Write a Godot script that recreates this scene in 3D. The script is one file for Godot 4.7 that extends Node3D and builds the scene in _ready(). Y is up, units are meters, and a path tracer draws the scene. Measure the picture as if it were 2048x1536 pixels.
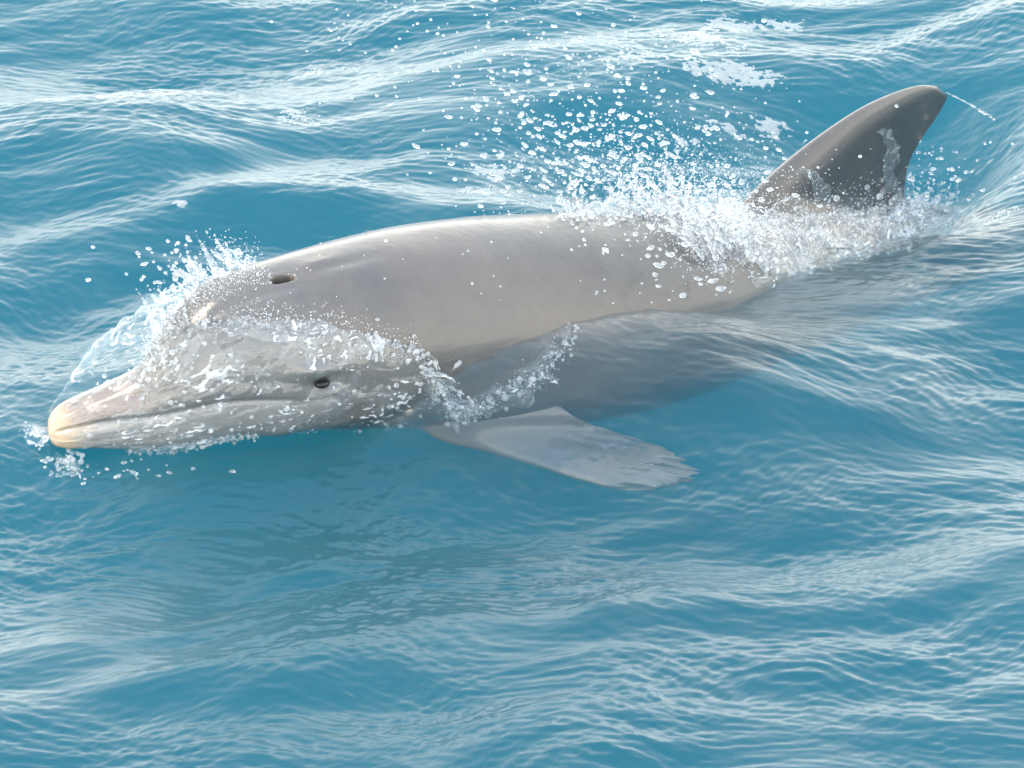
extends Node3D

# ------------------------------------------------------------------ tables
# dolphin stations: distance along the spine, centre x y z, half height up, half height down, half width (metres)
const TAB := [
	[0.0000, -0.6421, 0.045, 0.2246, 0.003, 0.003, 0.003],
	[0.0028, -0.6393, 0.045, 0.2246, 0.016, 0.015, 0.017],
	[0.0112, -0.6309, 0.046, 0.225, 0.028, 0.021, 0.027],
	[0.0273, -0.6151, 0.048, 0.2229, 0.038, 0.026, 0.034],
	[0.0557, -0.5879, 0.051, 0.2154, 0.045, 0.031, 0.041],
	[0.0946, -0.5502, 0.056, 0.2072, 0.053, 0.041, 0.048],
	[0.1374, -0.509, 0.063, 0.1982, 0.063, 0.051, 0.056],
	[0.1700, -0.4778, 0.071, 0.1926, 0.076, 0.059, 0.064],
	[0.1930, -0.457, 0.08, 0.1889, 0.094, 0.065, 0.074],
	[0.2207, -0.4329, 0.09, 0.1796, 0.118, 0.073, 0.086],
	[0.2598, -0.3989, 0.099, 0.1625, 0.14, 0.086, 0.098],
	[0.3057, -0.358, 0.105, 0.1426, 0.145, 0.101, 0.109],
	[0.3514, -0.3169, 0.108, 0.1228, 0.145, 0.104, 0.118],
	[0.4518, -0.2275, 0.107, 0.0771, 0.149, 0.12, 0.135],
	[0.5749, -0.1233, 0.09, 0.0138, 0.158, 0.133, 0.148],
	[0.7053, -0.0172, 0.065, -0.0578, 0.158, 0.149, 0.155],
	[0.8418, 0.0913, 0.035, -0.1349, 0.154, 0.15, 0.155],
	[0.9990, 0.2031, 0, -0.2398, 0.142, 0.146, 0.148],
	[1.1785, 0.3193, -0.04, -0.3706, 0.131, 0.129, 0.135],
	[1.3749, 0.4407, -0.085, -0.5184, 0.112, 0.112, 0.115],
	[1.5707, 0.5664, -0.13, -0.6616, 0.087, 0.087, 0.09],
	[1.7719, 0.6969, -0.18, -0.8062, 0.066, 0.064, 0.065],
	[1.9704, 0.8314, -0.23, -0.9435, 0.049, 0.046, 0.042],
	[2.1599, 0.9685, -0.275, -1.0662, 0.037, 0.033, 0.027],
	[2.3204, 1.0894, -0.31, -1.1658, 0.024, 0.022, 0.017],
	[2.4255, 1.1734, -0.33, -1.2258, 0.008, 0.008, 0.01],
]
const LEN := 2.4255
# dorsal fin: leading edge (along, height), trailing edge (along, height), from the root up, in the upright plane of the back
const FIN_O := Vector3(0.2822, 0.0, -0.3273)
const FIN_D := Vector3(0.6493, 0.0, -0.7606)
const FIN_N := Vector3(0.7606, 0.0, 0.6493)
const FIN := [
	[0.078, 0.053, 0.521, -0.112],
	[0.113, 0.092, 0.512, -0.058],
	[0.185, 0.117, 0.512, -0.011],
	[0.283, 0.136, 0.528, 0.019],
	[0.383, 0.146, 0.555, 0.041],
	[0.467, 0.143, 0.584, 0.059],
	[0.539, 0.132, 0.605, 0.076],
	[0.584, 0.114, 0.614, 0.088],
]
# near flipper: leading and trailing edge from the root to the tip
const FLIP := [
	[Vector3(-0.150, 0.012, 0.10), Vector3(0.05, 0.01, 0.04)],
	[Vector3(-0.109, -0.02, 0.118), Vector3(0.085, -0.016, 0.062)],
	[Vector3(-0.045, -0.03, 0.138), Vector3(0.111, -0.026, 0.072)],
	[Vector3(0.025, -0.035, 0.173), Vector3(0.146, -0.031, 0.084)],
	[Vector3(0.088, -0.04, 0.207), Vector3(0.188, -0.036, 0.104)],
	[Vector3(0.136, -0.045, 0.224), Vector3(0.226, -0.041, 0.129)],
	[Vector3(0.180, -0.05, 0.221), Vector3(0.248, -0.046, 0.155)],
	[Vector3(0.222, -0.052, 0.204), Vector3(0.260, -0.048, 0.172)],
	[Vector3(0.250, -0.052, 0.188), Vector3(0.263, -0.048, 0.179)],
]
# swell that the swimming dolphin raises: x, z, height, reach
const SWELL := [
	[-0.11, 0.175, 0.10, 0.05], [-0.068, 0.155, 0.125, 0.04], [-0.018, 0.125, 0.122, 0.05], [0.038, 0.087, 0.123, 0.06], [0.086, 0.05, 0.123, 0.06],
	[0.16, -0.005, 0.112, 0.07], [0.218, -0.063, 0.10, 0.07], [0.299, -0.153, 0.062, 0.07], [0.393, -0.267, 0.012, 0.08], [0.509, -0.438, -0.055, 0.08],
	[0.597, -0.59, -0.095, 0.07], [0.674, -0.75, -0.12, 0.07],
	[0.0, 0.24, 0.05, 0.06], [0.0, 0.33, 0.012, 0.08], [0.09, 0.2, 0.05, 0.06], [0.14, 0.11, 0.085, 0.06], [0.2, 0.22, 0.03, 0.08], [0.25, 0.06, 0.085, 0.08], [0.36, -0.04, 0.075, 0.09],
	[0.48, -0.15, 0.06, 0.1], [0.6, -0.3, 0.04, 0.1], [0.68, -0.48, 0.02, 0.09], [0.8, -0.62, 0.045, 0.09], [0.86, -0.85, 0.07, 0.1], [0.9, -1.1, 0.05, 0.14],
	[0.66, -0.86, -0.08, 0.09], [0.55, -0.95, -0.05, 0.12], [0.35, -0.7, 0.0, 0.12], [0.72, -1.05, -0.03, 0.12],
	[0.27, 0.36, 0.0, 0.1], [0.5, 0.1, 0.03, 0.1], [0.62, 0.2, -0.02, 0.12], [0.8, 0.0, -0.015, 0.14], [0.8, -0.3, 0.04, 0.12],
	[-0.16, 0.19, 0.055, 0.06], [-0.22, 0.24, 0.015, 0.05], [-0.3, 0.26, 0.022, 0.05], [-0.4, 0.28, 0.02, 0.07], [-0.5, 0.27, 0.018, 0.07], [-0.62, 0.24, 0.02, 0.06],
	[-0.1, 0.27, 0.02, 0.06], [-0.1, 0.4, 0.0, 0.12], [-0.4, 0.45, 0.0, 0.15], [-0.72, 0.18, 0.02, 0.08],
	[-0.46, 0.08, 0.05, 0.07], [-0.36, 0.0, 0.04, 0.08], [-0.25, -0.1, 0.03, 0.1], [-0.05, -0.27, 0.05, 0.1], [0.1, -0.42, 0.05, 0.1],
]
# wave faces: x, z, turn, half length, half width, steepness towards the viewer's side (minus: away)
const FACES := [
	[-0.22, -0.50, -0.1, 0.26, 0.09, 0.44], [0.22, -0.92, -0.05, 0.5, 0.30, 0.32], [0.60, 0.16, 0.25, 0.28, 0.14, 0.28], [0.17, 0.68, 0.1, 0.3, 0.06, 0.22], [0.57, 0.87, 0.0, 0.2, 0.1, 0.24],
	[-0.66, -0.30, 0.6, 0.2, 0.12, 0.28], [-0.5, -1.0, 0.1, 0.5, 0.28, -0.36], [-0.6, -0.52, 0.55, 0.3, 0.07, -0.32], [-0.4, 0.62, 0.0, 0.42, 0.16, -0.28], [0.05, 0.5, -0.1, 0.35, 0.1, -0.2],
	[0.42, 0.5, 0.3, 0.3, 0.1, -0.22], [0.1, 0.9, 0.0, 0.5, 0.1, -0.2], [0.5, -1.38, 0.1, 0.4, 0.08, -0.18], [-0.35, 0.85, 0.05, 0.3, 0.05, 0.18], [-0.36, -0.72, 0.35, 0.2, 0.07, 0.22], [0.86, -0.35, 0.5, 0.35, 0.12, -0.2],
	[-0.05, 0.3, 0.0, 0.4, 0.1, 0.12],
]
const SEA_X := -1.45
const SEA_Z := -2.3
const SEA_W := 2.9
const SEA_D := 3.9
const NX := 660
const NZ := 1080

var rng := RandomNumberGenerator.new()
var taken := {}
var heights := PackedFloat32Array()
var swell := PackedFloat32Array()
var slope := []
var na := FastNoiseLite.new()
var nb := FastNoiseLite.new()
var nc := FastNoiseLite.new()
var skin: StandardMaterial3D
var clear_water: StandardMaterial3D
var white_water: StandardMaterial3D
var drop_water: StandardMaterial3D
var foam: StandardMaterial3D


func _ready() -> void:
	# ---------------------------------------------------------------- camera, sky, sun, exposure
	var cam := Camera3D.new()
	cam.name = "camera"
	add_child(cam)
	var tilt := deg_to_rad(28.0)
	cam.look_at_from_position(Vector3(0, sin(tilt), cos(tilt)) * 7.0, Vector3.ZERO)
	cam.fov = 2.0 * rad_to_deg(atan(768.0 / 1400.0 / 7.0))
	cam.near = 0.1
	cam.far = 9000.0
	var env := Environment.new()
	env.background_mode = Environment.BG_SKY
	env.tonemap_mode = Environment.TONE_MAPPER_LINEAR
	env.tonemap_exposure = 1.0
	env.sdfgi_enabled = true
	env.ssao_enabled = true
	env.ssil_enabled = true
	env.volumetric_fog_enabled = true
	env.volumetric_fog_density = 0.0
	var sm := ProceduralSkyMaterial.new()
	sm.sky_top_color = Color(0.42, 0.55, 0.68)
	sm.sky_horizon_color = Color(0.95, 0.94, 0.90)
	sm.sky_curve = 0.6
	sm.ground_bottom_color = Color(0.10, 0.26, 0.34)
	sm.ground_horizon_color = Color(0.35, 0.50, 0.56)
	sm.sky_energy_multiplier = 1.9
	var sky := Sky.new()
	sky.sky_material = sm
	env.sky = sky
	var we := WorldEnvironment.new()
	we.name = "world_environment"
	we.environment = env
	add_child(we)
	var sun := DirectionalLight3D.new()
	sun.name = "sun"
	sun.light_energy = 1.35
	sun.light_color = Color(1.0, 0.94, 0.84)
	sun.light_angular_distance = 0.5
	sun.shadow_enabled = true
	add_child(sun)
	sun.look_at_from_position(Vector3(-0.52, 0.83, 0.10), Vector3.ZERO)

	rng.seed = 7
	for n in [na, nb, nc]:
		n.noise_type = FastNoiseLite.TYPE_SIMPLEX_SMOOTH
		n.frequency = 1.0
		n.fractal_type = FastNoiseLite.FRACTAL_NONE
	na.seed = 3
	nb.seed = 11
	nc.seed = 29
	nc.fractal_type = FastNoiseLite.FRACTAL_FBM
	nc.fractal_octaves = 3
	make_materials()
	make_sea()
	make_dolphin()
	make_films()
	make_splashes()
	make_foam()
	make_droplets()


# ------------------------------------------------------------------ naming
func numbered(called: String) -> String:
	taken[called] = taken.get(called, -1) + 1
	return called if taken[called] == 0 else "%s_%03d" % [called, taken[called]]


func tag(o: Node, label: String, category: String, group := "") -> void:
	o.set_meta("label", label)
	o.set_meta("category", category)
	if group:
		o.set_meta("group", group)


func put(called: String, mesh: Mesh, m: Material, parent: Node = self) -> MeshInstance3D:
	var o := MeshInstance3D.new()
	o.name = numbered(called) if parent == self else called
	o.mesh = mesh
	o.material_override = m
	parent.add_child(o, true)
	return o


func root_at(called: String, at: Vector3) -> Node3D:
	var o := Node3D.new()
	o.name = numbered(called)
	o.position = at
	add_child(o)
	return o


func arrays(v: PackedVector3Array, n: PackedVector3Array, ix: PackedInt32Array, col := PackedColorArray()) -> ArrayMesh:
	var a := []
	a.resize(Mesh.ARRAY_MAX)
	a[Mesh.ARRAY_VERTEX] = v
	a[Mesh.ARRAY_NORMAL] = n
	a[Mesh.ARRAY_INDEX] = ix
	if col.size():
		a[Mesh.ARRAY_COLOR] = col
	var m := ArrayMesh.new()
	m.add_surface_from_arrays(Mesh.PRIMITIVE_TRIANGLES, a)
	return m


# normals from faces (front faces run clockwise)
func smooth_normals(v: PackedVector3Array, ix: PackedInt32Array) -> PackedVector3Array:
	var n := PackedVector3Array()
	n.resize(v.size())
	for k in range(0, ix.size(), 3):
		var a := ix[k]
		var b := ix[k + 1]
		var c := ix[k + 2]
		var f := (v[c] - v[a]).cross(v[b] - v[a])
		n[a] += f
		n[b] += f
		n[c] += f
	for k in n.size():
		n[k] = n[k].normalized() if n[k].length_squared() > 1e-30 else Vector3.UP
	return n


# ------------------------------------------------------------------ materials
func make_materials() -> void:
	skin = StandardMaterial3D.new()
	skin.vertex_color_use_as_albedo = true
	skin.roughness = 0.3
	skin.metallic_specular = 0.5
	skin.clearcoat_enabled = true
	skin.clearcoat = 0.5
	skin.clearcoat_roughness = 0.1
	var fine := FastNoiseLite.new()
	fine.seed = 5
	fine.noise_type = FastNoiseLite.TYPE_SIMPLEX_SMOOTH
	fine.frequency = 0.03
	fine.fractal_octaves = 4
	var tex := NoiseTexture2D.new()
	tex.noise = fine
	tex.width = 512
	tex.height = 512
	tex.seamless = true
	tex.as_normal_map = true
	tex.bump_strength = 5.0
	skin.normal_enabled = true
	skin.normal_texture = tex
	skin.normal_scale = 0.22
	skin.uv1_triplanar = true
	skin.uv1_scale = Vector3(2.2, 7.0, 4.0)
	clear_water = StandardMaterial3D.new()
	clear_water.transparency = BaseMaterial3D.TRANSPARENCY_ALPHA
	clear_water.albedo_color = Color(0.9, 0.95, 0.97, 0.04)
	clear_water.roughness = 0.03
	clear_water.cull_mode = BaseMaterial3D.CULL_DISABLED
	white_water = StandardMaterial3D.new()
	white_water.transparency = BaseMaterial3D.TRANSPARENCY_ALPHA
	white_water.albedo_color = Color(0.93, 0.94, 0.95, 0.5)
	white_water.roughness = 0.08
	white_water.cull_mode = BaseMaterial3D.CULL_DISABLED
	drop_water = StandardMaterial3D.new()
	drop_water.albedo_color = Color(0.96, 0.97, 0.98, 0.14)
	drop_water.roughness = 0.04
	drop_water.refraction_enabled = true
	drop_water.refraction_scale = 0.033
	foam = StandardMaterial3D.new()
	foam.transparency = BaseMaterial3D.TRANSPARENCY_ALPHA
	foam.albedo_color = Color(0.72, 0.73, 0.73, 0.52)
	foam.roughness = 0.35


# ------------------------------------------------------------------ sea
func swell_at(x: float, z: float) -> float:
	var sum := 0.0
	var w0 := 0.12
	for p in SWELL:
		var dx: float = x - p[0]
		var dz: float = z - p[1]
		var e: float = (dx * dx + dz * dz) / (2.0 * p[3] * p[3])
		if e < 9.0:
			var w := exp(-e)
			sum += w * p[2]
			w0 += w
	return sum / w0


func wave_at(x: float, z: float) -> float:
	# long crests run nearly across the view; u along, v across them
	var wx := x + 0.05 * na.get_noise_2d(x * 3.0 + 31.0, z * 3.0)
	var wz := z + 0.04 * na.get_noise_2d(x * 3.0 - 17.0, z * 3.0)
	var u := wx - 0.30 * wz
	var v := wz + 0.30 * wx
	var u2 := wx + 0.20 * wz
	var v2 := wz - 0.15 * wx
	var patch := 1.0 + 0.6 * nb.get_noise_2d(x * 1.7 + 5.0, z * 3.0)
	var h := 0.024 * na.get_noise_2d(u * 1.1 + 3.0, v * 2.3)
	for f in FACES:
		var px: float = x - f[0]
		var pz: float = z - f[1]
		var c := cos(f[2])
		var sn := sin(f[2])
		var fu: float = (px * c - pz * sn) / f[3]
		var fv: float = (px * sn + pz * c) / f[4]
		var e := fu * fu + fv * fv
		if e < 8.0:
			h -= f[5] * f[4] * fv * exp(-e)
			if f[5] > 0.0:
				patch *= 1.0 - 0.35 * exp(-e)
	h += 0.007 * nb.get_noise_2d(u * 2.6 + 9.0, v * 7.0 + 4.0)
	h += patch * 0.0019 * na.get_noise_2d(u2 * 6.0 + 5.0, v2 * 17.0)
	h += patch * 0.0009 * nb.get_noise_2d(u * 12.0 + 50.0, v * 38.0)
	h += patch * 0.0011 * na.get_noise_2d(u2 * 20.0 + 70.0, v2 * 70.0)
	h += patch * 0.0007 * nb.get_noise_2d(u * 38.0 + 20.0, v * 125.0)
	return h


func make_sea() -> void:
	var cw := 98
	var cd := 132
	var coarse := PackedFloat32Array()
	coarse.resize(cw * cd)
	for j in cd:
		for i in cw:
			coarse[j * cw + i] = swell_at(SEA_X + SEA_W * i / (cw - 1), SEA_Z + SEA_D * j / (cd - 1))
	heights.resize(NX * NZ)
	var dx := SEA_W / (NX - 1)
	var dz := SEA_D / (NZ - 1)
	for j in NZ:
		var z := SEA_Z + j * dz
		var fj := float(j) / (NZ - 1) * (cd - 1)
		var cj := mini(int(fj), cd - 2)
		fj -= cj
		for i in NX:
			var x := SEA_X + i * dx
			var fi := float(i) / (NX - 1) * (cw - 1)
			var ci := mini(int(fi), cw - 2)
			fi -= ci
			var k := cj * cw + ci
			var s := lerpf(lerpf(coarse[k], coarse[k + 1], fi), lerpf(coarse[k + cw], coarse[k + cw + 1], fi), fj)
			heights[j * NX + i] = s + wave_at(x, z)
	var v := PackedVector3Array()
	var n := PackedVector3Array()
	var ix := PackedInt32Array()
	v.resize(NX * NZ)
	n.resize(NX * NZ)
	ix.resize((NX - 1) * (NZ - 1) * 6)
	for j in NZ:
		for i in NX:
			var k := j * NX + i
			v[k] = Vector3(SEA_X + i * dx, heights[k], SEA_Z + j * dz)
			var a := heights[j * NX + maxi(i - 1, 0)]
			var b := heights[j * NX + mini(i + 1, NX - 1)]
			var c := heights[maxi(j - 1, 0) * NX + i]
			var d := heights[mini(j + 1, NZ - 1) * NX + i]
			n[k] = Vector3((a - b) / (2.0 * dx), 1.0, (c - d) / (2.0 * dz)).normalized()
	var q := 0
	for j in NZ - 1:
		for i in NX - 1:
			var k := j * NX + i
			ix[q] = k
			ix[q + 1] = k + 1
			ix[q + 2] = k + NX
			ix[q + 3] = k + 1
			ix[q + 4] = k + NX + 1
			ix[q + 5] = k + NX
			q += 6
	var wm := StandardMaterial3D.new()
	wm.transparency = BaseMaterial3D.TRANSPARENCY_ALPHA
	wm.albedo_color = Color(0.30, 0.52, 0.58, 0.03)
	wm.roughness = 0.22
	var o := put("water_surface", arrays(v, n, ix), wm)
	o.set_meta("kind", "structure")
	var om: StandardMaterial3D = wm.duplicate()
	var rip := FastNoiseLite.new()
	rip.seed = 8
	rip.noise_type = FastNoiseLite.TYPE_SIMPLEX_SMOOTH
	rip.frequency = 0.02
	rip.fractal_octaves = 3
	var tex := NoiseTexture2D.new()
	tex.noise = rip
	tex.width = 512
	tex.height = 512
	tex.seamless = true
	tex.as_normal_map = true
	tex.bump_strength = 8.0
	om.normal_enabled = true
	om.normal_texture = tex
	om.normal_scale = 0.5
	om.uv1_triplanar = true
	om.uv1_scale = Vector3(1.2, 1.0, 3.4)
	outer_sea(om)
	var fog := FogVolume.new()
	fog.name = "water_depth"
	fog.size = Vector3(60, 5, 60)
	fog.position = Vector3(0, -2.53, 0)
	var fm := FogMaterial.new()
	fm.density = 1.2
	fm.albedo = Color(0.18, 0.66, 0.78)
	fog.material = fm
	fog.set_meta("kind", "structure")
	add_child(fog)
	var hump := FogVolume.new()
	hump.name = "water_depth_001"
	hump.shape = RenderingServer.FOG_VOLUME_SHAPE_ELLIPSOID
	hump.size = Vector3(1.15, 0.22, 0.52)
	hump.position = Vector3(0.22, -0.02, -0.01)
	hump.rotation.y = 0.82
	var hm := FogMaterial.new()
	hm.density = 0.4
	hm.albedo = fm.albedo
	hump.material = hm
	hump.set_meta("kind", "structure")
	add_child(hump)


# the rest of the sea, out to the horizon: rings of ever larger cells round the near patch
func outer_sea(wm: Material) -> void:
	var st := SurfaceTool.new()
	st.begin(Mesh.PRIMITIVE_TRIANGLES)
	var x1 := SEA_X + SEA_W
	var z1 := SEA_Z + SEA_D
	var edge := func(t: float, grow: float) -> Vector2:
		# a point of the rectangle, pushed outwards
		var c := Vector2(0.5 * (SEA_X + x1), 0.5 * (SEA_Z + z1))
		var hw := 0.5 * SEA_W
		var hd := 0.5 * SEA_D
		var k := fposmod(t, 1.0) * 4.0
		var f := k - floorf(k)
		var p := Vector2(lerpf(-hw, hw, f), -hd)
		if int(k) == 1:
			p = Vector2(hw, lerpf(-hd, hd, f))
		elif int(k) == 2:
			p = Vector2(lerpf(hw, -hw, f), hd)
		elif int(k) == 3:
			p = Vector2(-hw, lerpf(hd, -hd, f))
		return c + p * grow
	var rings := [1.0]
	while rings[-1] < 3000.0:
		rings.append(rings[-1] * (1.025 if rings[-1] < 10.0 else 1.5))
	var count := 480
	for r in rings.size():
		for t in count:
			var p: Vector2 = edge.call(float(t) / count, rings[r])
			var h := (sea_height(p.x, p.y) if r == 0 else wave_at(p.x, p.y)) if rings[r] < 16.0 else 0.0
			st.set_smooth_group(0)
			st.add_vertex(Vector3(p.x, h, p.y))
	for r in rings.size() - 1:
		for t in count:
			var a := r * count + t
			var b := r * count + (t + 1) % count
			for k in [a, a + count, b, b, a + count, b + count]:
				st.add_index(k)
	st.generate_normals()
	var o := put("open_sea", st.commit(), wm)
	o.set_meta("kind", "structure")


func sea_height(x: float, z: float) -> float:
	var fi := clampf((x - SEA_X) / SEA_W * (NX - 1), 0.0, NX - 1.001)
	var fj := clampf((z - SEA_Z) / SEA_D * (NZ - 1), 0.0, NZ - 1.001)
	var i := int(fi)
	var j := int(fj)
	var k := j * NX + i
	return lerpf(lerpf(heights[k], heights[k + 1], fi - i), lerpf(heights[k + NX], heights[k + NX + 1], fi - i), fj - j)


# ------------------------------------------------------------------ dolphin
func station(s: float) -> Array:
	s = clampf(s, 0.0, LEN - 1e-6)
	var k := 0
	while k < TAB.size() - 2 and TAB[k + 1][0] <= s:
		k += 1
	if slope.is_empty():
		for i in TAB.size():
			var lo := maxi(i - 1, 0)
			var hi := mini(i + 1, TAB.size() - 1)
			var row := []
			for c in range(1, 7):
				row.append((TAB[hi][c] - TAB[lo][c]) / (TAB[hi][0] - TAB[lo][0]))
			slope.append(row)
	var h: float = TAB[k + 1][0] - TAB[k][0]
	var t: float = (s - TAB[k][0]) / h
	var a := 2.0 * t * t * t - 3.0 * t * t + 1.0
	var b := (t * t * t - 2.0 * t * t + t) * h
	var c1 := 3.0 * t * t - 2.0 * t * t * t
	var d := (t * t * t - t * t) * h
	var out := []
	for c in 6:
		out.append(a * TAB[k][c + 1] + b * slope[k][c] + c1 * TAB[k + 1][c + 1] + d * slope[k + 1][c])
	return out


# [centre, up, side, half height up, half height down, half width]
func frame(s: float) -> Array:
	var q := station(s)
	var a := station(s + 0.03)
	var b := station(s - 0.03)
	var t := Vector3(a[0] - b[0], a[1] - b[1], a[2] - b[2]).normalized()
	var up := (Vector3.UP - t * t.y).normalized()
	return [Vector3(q[0], q[1], q[2]), up, t.cross(up) * -1.0 if t.cross(up).z < 0.0 else t.cross(up), q[3], q[4], q[5]]


func mouth_phi(s: float) -> float:
	var pts := [[0.0, 0.40], [0.03, 0.45], [0.08, 0.45], [0.143, 0.30], [0.189, 0.22], [0.219, 0.16], [0.256, 0.07], [0.297, 0.0], [0.33, -0.06]]
	for i in pts.size() - 1:
		if s < pts[i + 1][0]:
			return lerpf(pts[i][1], pts[i + 1][1], (s - pts[i][0]) / (pts[i + 1][0] - pts[i][0]))
	return -0.06


func bump(x: float, y: float, rx: float, ry: float) -> float:
	return exp(-(x * x) / (rx * rx) - (y * y) / (ry * ry))


# how far the skin stands out beyond the plain section at (s, phi)
func relief(s: float, phi: float, r: float) -> float:
	var d := 0.0
	var p := phi if cos(phi) >= 0.0 else PI - phi
	p = wrapf(p, -PI, PI)
	if s < 0.34:
		var w := smoothstep(0.004, 0.02, s) * (1.0 - smoothstep(0.30, 0.33, s))
		var dl := (p - mouth_phi(s)) * r
		d -= w * 0.0030 * exp(-pow(dl / 0.0028, 2.0))
		d += w * 0.0015 * exp(-pow((dl - 0.012) / 0.009, 2.0))
		d += w * 0.001 * exp(-pow((dl + 0.012) / 0.009, 2.0))
	if s > 0.25 and s < 0.48:
		# blowhole, its lip, and the furrow behind it
		var bl := (phi - deg_to_rad(76.0)) * r
		var bs := s - 0.345 + 22.0 * bl * bl
		d -= 0.050 * exp(-pow(bs / 0.0105, 4.0) - pow(bl / 0.0065, 4.0))
		d += 0.0035 * bump(bs, bl, 0.022, 0.014)
		d -= 0.004 * bump(s - 0.345, bl, 0.035, 0.022)
		d += 0.003 * bump(s - 0.395, bl - 0.012, 0.03, 0.012)
		d -= 0.0035 * bump(s - 0.30, bl + 0.022, 0.05, 0.008)
		d -= 0.003 * bump(s - 0.42, bl - 0.002, 0.05, 0.012)
		# brow and eye socket
		var el := (p - 0.08) * r
		d += 0.009 * bump(s - 0.350, el - 0.021, 0.032, 0.011)
		d -= 0.011 * exp(-pow((s - 0.360) / 0.023, 4.0) - pow((el - 0.15 * (s - 0.36)) / 0.0105, 4.0))
		d -= 0.003 * bump(s - 0.355, el + 0.020, 0.03, 0.006)
	d += 0.0008 * na.get_noise_2d(s * 9.0, phi * 2.0)
	return d


func body_point(f: Array, s: float, phi: float, extra := 0.0) -> Vector3:
	var sp := sin(phi)
	var cp := cos(phi)
	var a: float = f[3] if sp > 0.0 else f[4]
	var w: float = f[5]
	var r := maxf(0.5 * (a + w), 0.004)
	var e := relief(s, phi, r) + extra
	var c: Vector3 = f[0]
	var up: Vector3 = f[1]
	var side: Vector3 = f[2]
	return c + up * ((a + e) * sp) + side * ((w + e) * cp)


func skin_colour(s: float, phi: float, at: Vector3) -> Color:
	var p := wrapf(phi if cos(phi) >= 0.0 else PI - phi, -PI, PI)
	var flank := Color(0.094, 0.085, 0.079)
	var cape := Color(0.056, 0.052, 0.050)
	var belly := Color(0.27, 0.25, 0.235)
	var tan_tip := Color(0.50, 0.375, 0.26)
	var grain := nc.get_noise_3d(at.x * 14.0, at.y * 14.0, at.z * 14.0)
	var fine := na.get_noise_3d(at.x * 90.0, at.y * 90.0, at.z * 90.0)
	var c := flank.lerp(Color(0.150, 0.115, 0.094), 0.35 * clampf(0.5 + 1.4 * nc.get_noise_3d(at.x * 5.0 + 2.0, at.y * 5.0, at.z * 5.0), 0.0, 1.0))
	# the darker cape spreads from the neck backwards, with an uneven edge
	var edge := 0.9 - 1.1 * smoothstep(0.55, 1.15, s) + 0.25 * grain
	c = c.lerp(cape, smoothstep(edge - 0.25, edge + 0.45, p) * smoothstep(0.5, 1.05, s))
	c = c.lerp(cape, 0.75 * smoothstep(0.55, 1.15, s + 0.1 * grain))
	c = c.lerp(belly, 1.0 - smoothstep(-1.15, -0.75, p + 0.15 * grain))
	if s < 0.42:
		var pale := Color(0.122, 0.113, 0.106)
		c = c.lerp(pale, (1.0 - smoothstep(0.3, 0.42, s)) * 0.8)
		# lower jaw paler below the mouth line
		c = c.lerp(belly, (1.0 - smoothstep(-0.12, 0.02, p - mouth_phi(s))) * (1.0 - smoothstep(0.3, 0.42, s)) * 0.9)
		# brown upper jaw, orange worn tip
		c = c.lerp(Color(0.20, 0.145, 0.11), (1.0 - smoothstep(0.08, 0.2, s)) * smoothstep(0.0, 0.25, p - mouth_phi(s)) * 0.8)
		var tip := 1.0 - smoothstep(0.0, 0.075, s + 0.03 * grain + 0.02 * clampf(p - 0.3, 0.0, 1.0))
		c = c.lerp(tan_tip, tip)
	return c * (1.0 + 0.10 * grain + 0.06 * fine)


func blade(rows: Array, thick: float, flare: float, v: PackedVector3Array, ix: PackedInt32Array, col: PackedColorArray, tone: Color, edge_tone: Color, ragged := 0.0) -> void:
	# rows: [leading, trailing, normal of the sheet]; refined to a smooth closed blade
	var nu := 26
	var nv := 70
	var first := v.size()
	for j in nv + 1:
		var t := float(j) / nv * (rows.size() - 1)
		var k := mini(int(t), rows.size() - 2)
		t -= k
		var le := spline(rows, 0, k, t)
		var te := spline(rows, 1, k, t)
		var nn: Vector3 = rows[k][2].lerp(rows[k + 1][2], t).normalized()
		var out := (le - te).normalized()
		le += out * ragged * (na.get_noise_1d((t + k) * 4.0) + 0.5 * nb.get_noise_1d((t + k) * 9.0)) * smoothstep(2.5, 4.0, t + k)
		te -= out * ragged * 1.4 * (nb.get_noise_1d((t + k) * 3.3) + 0.6 * na.get_noise_1d((t + k) * 8.0)) * smoothstep(2.0, 3.5, t + k)
		var chord := le.distance_to(te)
		var share := float(j) / nv
		var th := thick * chord * (1.0 + flare * pow(maxf(0.0, 1.0 - share * 5.0), 2.0)) * (1.0 if share < 0.93 else sqrt(maxf(0.0, (1.0 - share) / 0.07)))
		for i in nu * 2:
			var a := TAU * i / (nu * 2)
			var x := 0.5 - 0.5 * cos(a)
			var y := (1.4845 * sqrt(x) - 0.63 * x - 1.758 * x * x + 1.4215 * x * x * x - 0.5075 * x * x * x * x) * th * (1.0 if a < PI else -1.0)
			v.append(le.lerp(te, x) + nn * y)
			var g := nc.get_noise_3d(v[-1].x * 14.0, v[-1].y * 14.0, v[-1].z * 14.0)
			col.append(tone.lerp(edge_tone, exp(-pow(x / 0.05, 2.0)) * 0.8) * (1.0 + 0.16 * g))
	for j in nv:
		for i in nu * 2:
			var a := first + j * nu * 2 + i
			var b := first + j * nu * 2 + (i + 1) % (nu * 2)
			ix.append_array([a, b, a + nu * 2, b, b + nu * 2, a + nu * 2])


func spline(rows: Array, c: int, k: int, t: float) -> Vector3:
	var p1: Vector3 = rows[k][c]
	var p2: Vector3 = rows[k + 1][c]
	var p0: Vector3 = rows[maxi(k - 1, 0)][c]
	var p3: Vector3 = rows[mini(k + 2, rows.size() - 1)][c]
	return p1.cubic_interpolate(p2, p0, p3, t)


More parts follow.
